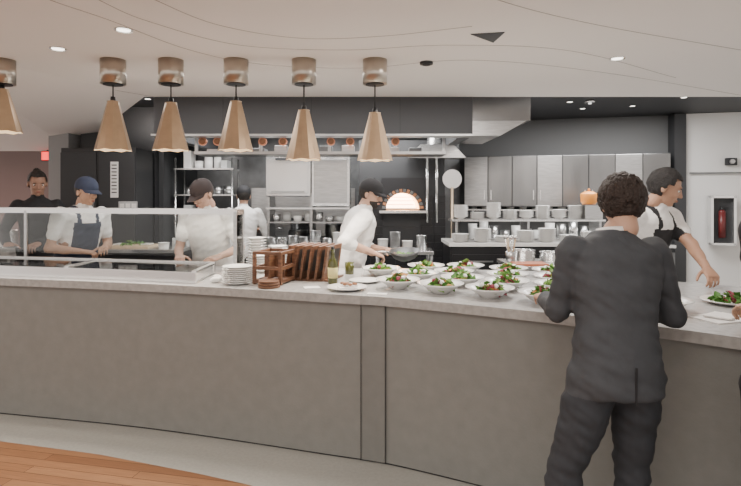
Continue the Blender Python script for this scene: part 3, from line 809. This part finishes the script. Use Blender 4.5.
    HM=Matrix.Translation(HC)@Matrix.Rotation(math.radians(head_yaw),4,'Z')@Matrix.Rotation(-math.radians(head_pitch),4,'X')
    bm=bmesh.new()
    def el(c,r,seg=24): bmesh.ops.create_uvsphere(bm,u_segments=seg,v_segments=16,radius=1,matrix=Matrix.Translation(c)@Matrix.Diagonal((*r,1)))
    el((0,-.012,.028),(.076,.096,.092)); el((0,.022,-.012),(.066,.074,.088)); el((0,.030,-.055),(.052,.058,.058)); el((0,.064,-.092),(.024,.022,.020))
    el((.03,.062,-.028),(.026,.026,.022)); el((-.03,.062,-.028),(.026,.026,.022))
    el((0,.083,.030),(.045,.012,.010)) 
    seg_parts(bm,(0,.090,.014),.007,(0,.108,-.026),.0115); el((.011,.100,-.030),(.009,.010,.007),12); el((-.011,.100,-.030),(.009,.010,.007),12)
    el((0,.088,-.060),(.024,.012,.012),14)
    for sx in (-1,1): el((sx*.079,-.008,-.008),(.009,.020,.032),14)
    seg_parts(bm,(0,-.01,-.05),.052,(0,-.03,-.12),.050)
    bmesh.ops.transform(bm,matrix=HM,verts=bm.verts)
    remesh(bm,'head',.0048,3,E,[SK])
    mb=MB(); ew=mat('eye_white',(.8,.78,.75),.3); ed=mat('eye_dark',(.03,.02,.015),.2); lp=mat('lips_'+name,(skincol[0]*.8,skincol[1]*.5,skincol[2]*.5),.5)
    hc=mat('hair_%02d_%02d'%(int(haircol[0]*1000),int(haircol[2]*1000)),haircol,.65,bump=.6,bscale=120)
    for sx in (-1,1):
        mb.sph((sx*.031,.0785,.004),(.0135,.010,.0075),ew,seg=10); mb.sph((sx*.031,.0865,.003),(.006,.004,.006),ed,seg=8)
        mb.sph((sx*.031,.0885,.024),(.019,.006,.0045),hc,seg=10,rot=(0,sx*.12,0))
    mb.sph((0,.099,-.0575),(.021,.005,.004),lp,seg=12); mb.sph((0,.0975,-.065),(.018,.005,.005),lp,seg=12)
    bmesh.ops.transform(mb.bm,matrix=HM,verts=mb.bm.verts); mb.done('face_features',parent=E,fixn=False)
    if beard:
        bm=bmesh.new()
        el((0,.034,-.062),(.057,.060,.052)); el((0,.068,-.094),(.030,.026,.026)); el((0,.095,-.045),(.022,.008,.006),12)
        bmesh.ops.transform(bm,matrix=HM,verts=bm.verts); 
        remesh(bm,'beard',.005,2,E,[hc])
    mb=MB()
    bmesh.ops.create_icosphere(mb.bm,subdivisions=5,radius=1)
    big=1.0+(.12 if hair=='curly' else (.07 if hair=='full' else .02))
    dels=[]
    for v in mb.bm.verts:
        p=v.co.copy(); q=V((p.x*.083*big,p.y*.104*big-.014,p.z*.102*big+.026))
        face=(q.y>.045 and q.z<.075) or (q.y>.0 and q.z<-.02) or q.z<(-.075 if hair in('curly','bun','full') else -.055)
        if q.y>.012 and q.z<.02: face=True
        if face: dels.append(v)
        amp=.014 if hair=='curly' else (.006 if hair=='full' else .003)
        nn=noise.noise(V((q.x*40,q.y*40,q.z*22)))+.5*noise.noise(V((q.x*110,q.y*110,q.z*45)))
        v.co=q+p*amp*nn
    bmesh.ops.delete(mb.bm,geom=dels,context='VERTS')
    mb._tag(mb.bm.verts,hc,True)
    if hair=='curly':
        rr=random.Random(11)
        for i in range(420):
            p=V((rr.gauss(0,1),rr.gauss(0,1),rr.gauss(0,1))).normalized()
            q=V((p.x*.094,p.y*.111-.016,p.z*.105+.026))
            if (q.y>.05 and q.z<.08) or (q.y>.01 and q.z<.0) or q.z<-.10: continue
            E3=p.to_track_quat('Z','Y').to_euler()
            mb.sph(q,(rr.uniform(.010,.020),rr.uniform(.014,.026),rr.uniform(.006,.010)),hc,seg=8,rot=(E3.x,E3.y,E3.z+rr.uniform(-.5,.5)))
    if hair=='bun':
        mb.sph((0,-.075,.10),(.036,.034,.034),hc,seg=16)
        rr=random.Random(5)
        for i in range(60):
            p=V((rr.gauss(0,1),rr.gauss(0,1),rr.gauss(0,1))).normalized(); mb.sph(V((0,-.075,.10))+p*.03,.010,hc,seg=6)
    bmesh.ops.transform(mb.bm,matrix=HM,verts=mb.bm.verts); mb.done('hair',parent=E,fixn=False)
    if cap:
        mb=MB(); prof=[]
        for k in range(13):
            a=math.pi/2*k/12; prof.append((math.cos(a),math.sin(a)))
        rings=[]
        for c_,s_ in prof:
            rings.append([mb.bm.verts.new(V((.089*max(c_,.01)*math.cos(t),.110*max(c_,.01)*math.sin(t)-.010,.040+.098*s_**.9))) for t in [2*math.pi*k/28 for k in range(28)]])
        low=[mb.bm.verts.new(V((.088*math.cos(t),.108*math.sin(t)-.010,.028-.012*max(0,-math.sin(t))))) for t in [2*math.pi*k/28 for k in range(28)]]
        rings=[low]+rings; i=mb.mi(cap)
        for a in range(len(rings)-1):
            for k in range(28):
                f=mb.bm.faces.new((rings[a][k],rings[a][(k+1)%28],rings[a+1][(k+1)%28],rings[a+1][k])); f.material_index=i; f.smooth=True
        for layer,zo in ((0,0),(1,-.005)):
            G=[]
            for a in range(7):
                u=a/6; row=[]
                for k in range(13):
                    t=math.pi*(.12+.76*k/12)
                    x=.086*math.cos(t)*(1-.12*u); y=.106*math.sin(t)-.010+u*.075*math.sin(t)**.8
                    row.append(mb.bm.verts.new((x,y,.038-u*.016-abs(x)*abs(x)*2.2*u+zo)))
                G.append(row)
            for a in range(6):
                for k in range(12):
                    f=mb.bm.faces.new((G[a][k],G[a][k+1],G[a+1][k+1],G[a+1][k])); f.material_index=i; f.smooth=True
        mb.sph((0,-.01,.14),.006,cap,seg=8)
        bmesh.ops.transform(mb.bm,matrix=HM,verts=mb.bm.verts); mb.done('cap',parent=E,fixn=False)
    return E

W_tee=cloth('white_cotton',(.80,.79,.78))
W_coat=cloth('white_chef_coat',(.84,.83,.815))
NAVY=cloth('navy_apron',(.035,.045,.075))
NAVYC=cloth('navy_cap',(.03,.04,.075),b=.05)
BLK=cloth('black_cloth',(.018,.018,.021))
SUIT=cloth('charcoal_suit',(.052,.057,.065),.8,b=.6,bs=5)
SUITT=cloth('charcoal_trousers',(.030,.034,.041),.8,b=.6,bs=4)

person('man_in_suit',(1.02,2.24,0),0.06,1.70,lean=6,side_lean=1.5,outfit=dict(shirt=SUIT,trousers=SUITT,suit=True,dark=BLK),
  wl=(.84,2.60,1.10),wr=(1.26,2.56,1.07),pole_l=(-.22,-.25,-1),pole_r=(.36,-.25,-1),hair='curly',haircol=(.026,.016,.012),head_yaw=-12,head_pitch=20,skincol=(.50,.30,.21),
  legs=dict(knee_l=(-.21,.02,.49),ankle_l=(-.31,-.02,.09),knee_r=(.085,.03,.49),ankle_r=(.065,-.0,.09)),head_off=(.065,0,-.012),build=1.04)
person('chef',(-.20,4.76,0),math.radians(-82),1.77,lean=15,outfit=dict(shirt=W_coat,trousers=BLK,apron=None,sleeve='rolled',collar=True),
  wr=(.02,4.50,1.12),wl=(.14,4.72,1.12),cap=BLK,hair='short',beard=True,head_pitch=18,head_yaw=-28,skincol=(.52,.32,.23),build=1.18)
mb=MB(); mb.lathe((0,0,0),[(.05,0),(.09,.02),(.12,.06),(.13,.085),(.126,.085),(.082,.028),(.0005,.012)],M_steeld,seg=30,closed=False)
mb.tube([(-.125,0,.075),(-.18,0,.085),(-.26,0,.09)],.010,M_steel)
leaves(mb,40,.09,.03,.03,random.Random(9),[M_leaf1,M_leaf2]); mb.done('saute_pan',loc=(.29,4.56,1.05),rot=(.12,-.06,.15))
person('line_cook',(-1.44,4.96,0),math.radians(-190),1.77,lean=16,outfit=dict(shirt=W_coat,trousers=BLK,apron=None,sleeve='tee'),
  wr=(-1.62,4.58,1.08),wl=(-1.28,4.58,1.08),cap=mat('dark_brown_cap',(.035,.024,.024),.8),head_pitch=30,head_yaw=-18,skincol=(.56,.35,.26),haircol=(.03,.02,.015),build=1.12)
person('prep_cook',(-2.74,5.02,0),math.radians(-122),1.78,lean=12,outfit=dict(shirt=W_coat,trousers=BLK,apron=NAVY,sleeve='tee'),
  wr=(-2.56,4.78,1.10),wl=(-2.42,4.92,1.12),cap=NAVYC,head_pitch=14,head_yaw=10,skincol=(.45,.26,.17),build=1.12)
person('hostess',(-3.50,5.68,0),math.radians(-150),1.86,lean=6,outfit=dict(shirt=BLK,trousers=BLK,sleeve='long'),
  wr=(-3.6,5.35,1.12),wl=(-3.3,5.38,1.12),hair='bun',head_pitch=14,head_yaw=8,skincol=(.34,.19,.13),build=.95)
person('cook_at_stove',(-1.56,6.62,0),math.radians(10),1.72,lean=6,outfit=dict(shirt=W_coat,trousers=BLK,sleeve='long'),
  wr=(-1.4,6.95,1.15),wl=(-1.7,6.95,1.15),cap=BLK,hair='short')
person('pass_cook',(1.95,4.02,0),math.radians(-148),1.83,lean=18,outfit=dict(shirt=W_coat,trousers=BLK,apron=BLK,sleeve='tee'),
  wr=(1.62,3.62,1.06),wl=(2.20,3.40,1.03),pole_l=(-1,-.1,-.3),hair='full',head_pitch=22,head_yaw=32,skincol=(.42,.24,.16),build=1.15,haircol=(.012,.01,.01))
person('waiter',(1.55,1.95,0),math.radians(5),1.80,lean=10,side_lean=13,outfit=dict(shirt=BLK,trousers=BLK,sleeve='long'),
  wl=(1.76,2.42,1.06),wr=(2.1,2.3,1.09),hair='short',skincol=(.5,.3,.2),palm_l=(0,0,-1),hd_l=(-.35,.8,-.1),build=1.04)

# ---------------------------------------------------------------- lights
def area(name,loc,size,e,col=(1,.93,.84),rot=(0,0,0),sy=None):
    l=bpy.data.lights.new(name,'AREA'); l.energy=e; l.color=col; l.size=size
    if sy: l.shape='RECTANGLE'; l.size_y=sy
    o=bpy.data.objects.new(name,l); o.location=loc; o.rotation_euler=rot; COL.objects.link(o)
area('dining_fill',(-.5,.6,2.57),2.5,60,(1,.94,.87))  # added out-of-view fill for the counter front, not a fixture
area('dining_fill',(-3.5,2.0,2.57),1.2,34,(1,.89,.80))  # second added fill over the dining side
area('counter_light',(1.1,3.5,2.57),1.2,38,(1,.93,.86),sy=.3)
area('kitchen_light',(-.6,6.4,2.50),2.4,105,(1,.98,.95),sy=.6)
area('kitchen_light_front',(-.6,4.75,2.57),3.6,42,(1,.96,.92),sy=.3)
area('kitchen_light_right',(2.8,6.4,2.70),2.0,115,(1,.98,.96),sy=1.0)
area('kitchen_light_left',(-2.9,5.75,2.70),1.0,48,(1,.96,.92),sy=.4)
area('left_hall_fill',(-6,7.0,2.2),1.2,70,(1,.72,.66))  # added pinkish fill to brighten the left ceiling and far wall
w=bpy.data.worlds.new('world'); C.scene.world=w; w.use_nodes=True
w.node_tree.nodes['Background'].inputs[0].default_value=(1,.925,.87,1); w.node_tree.nodes['Background'].inputs[1].default_value=1.45

cam=bpy.data.cameras.new('camera'); cam.lens=26.235; cam.sensor_width=36; cam.shift_y=-48/741; cam.clip_start=.05
co=bpy.data.objects.new('camera',cam); co.location=(0,0,1.6); co.rotation_euler=(math.pi/2,0,0); COL.objects.link(co); C.scene.camera=co
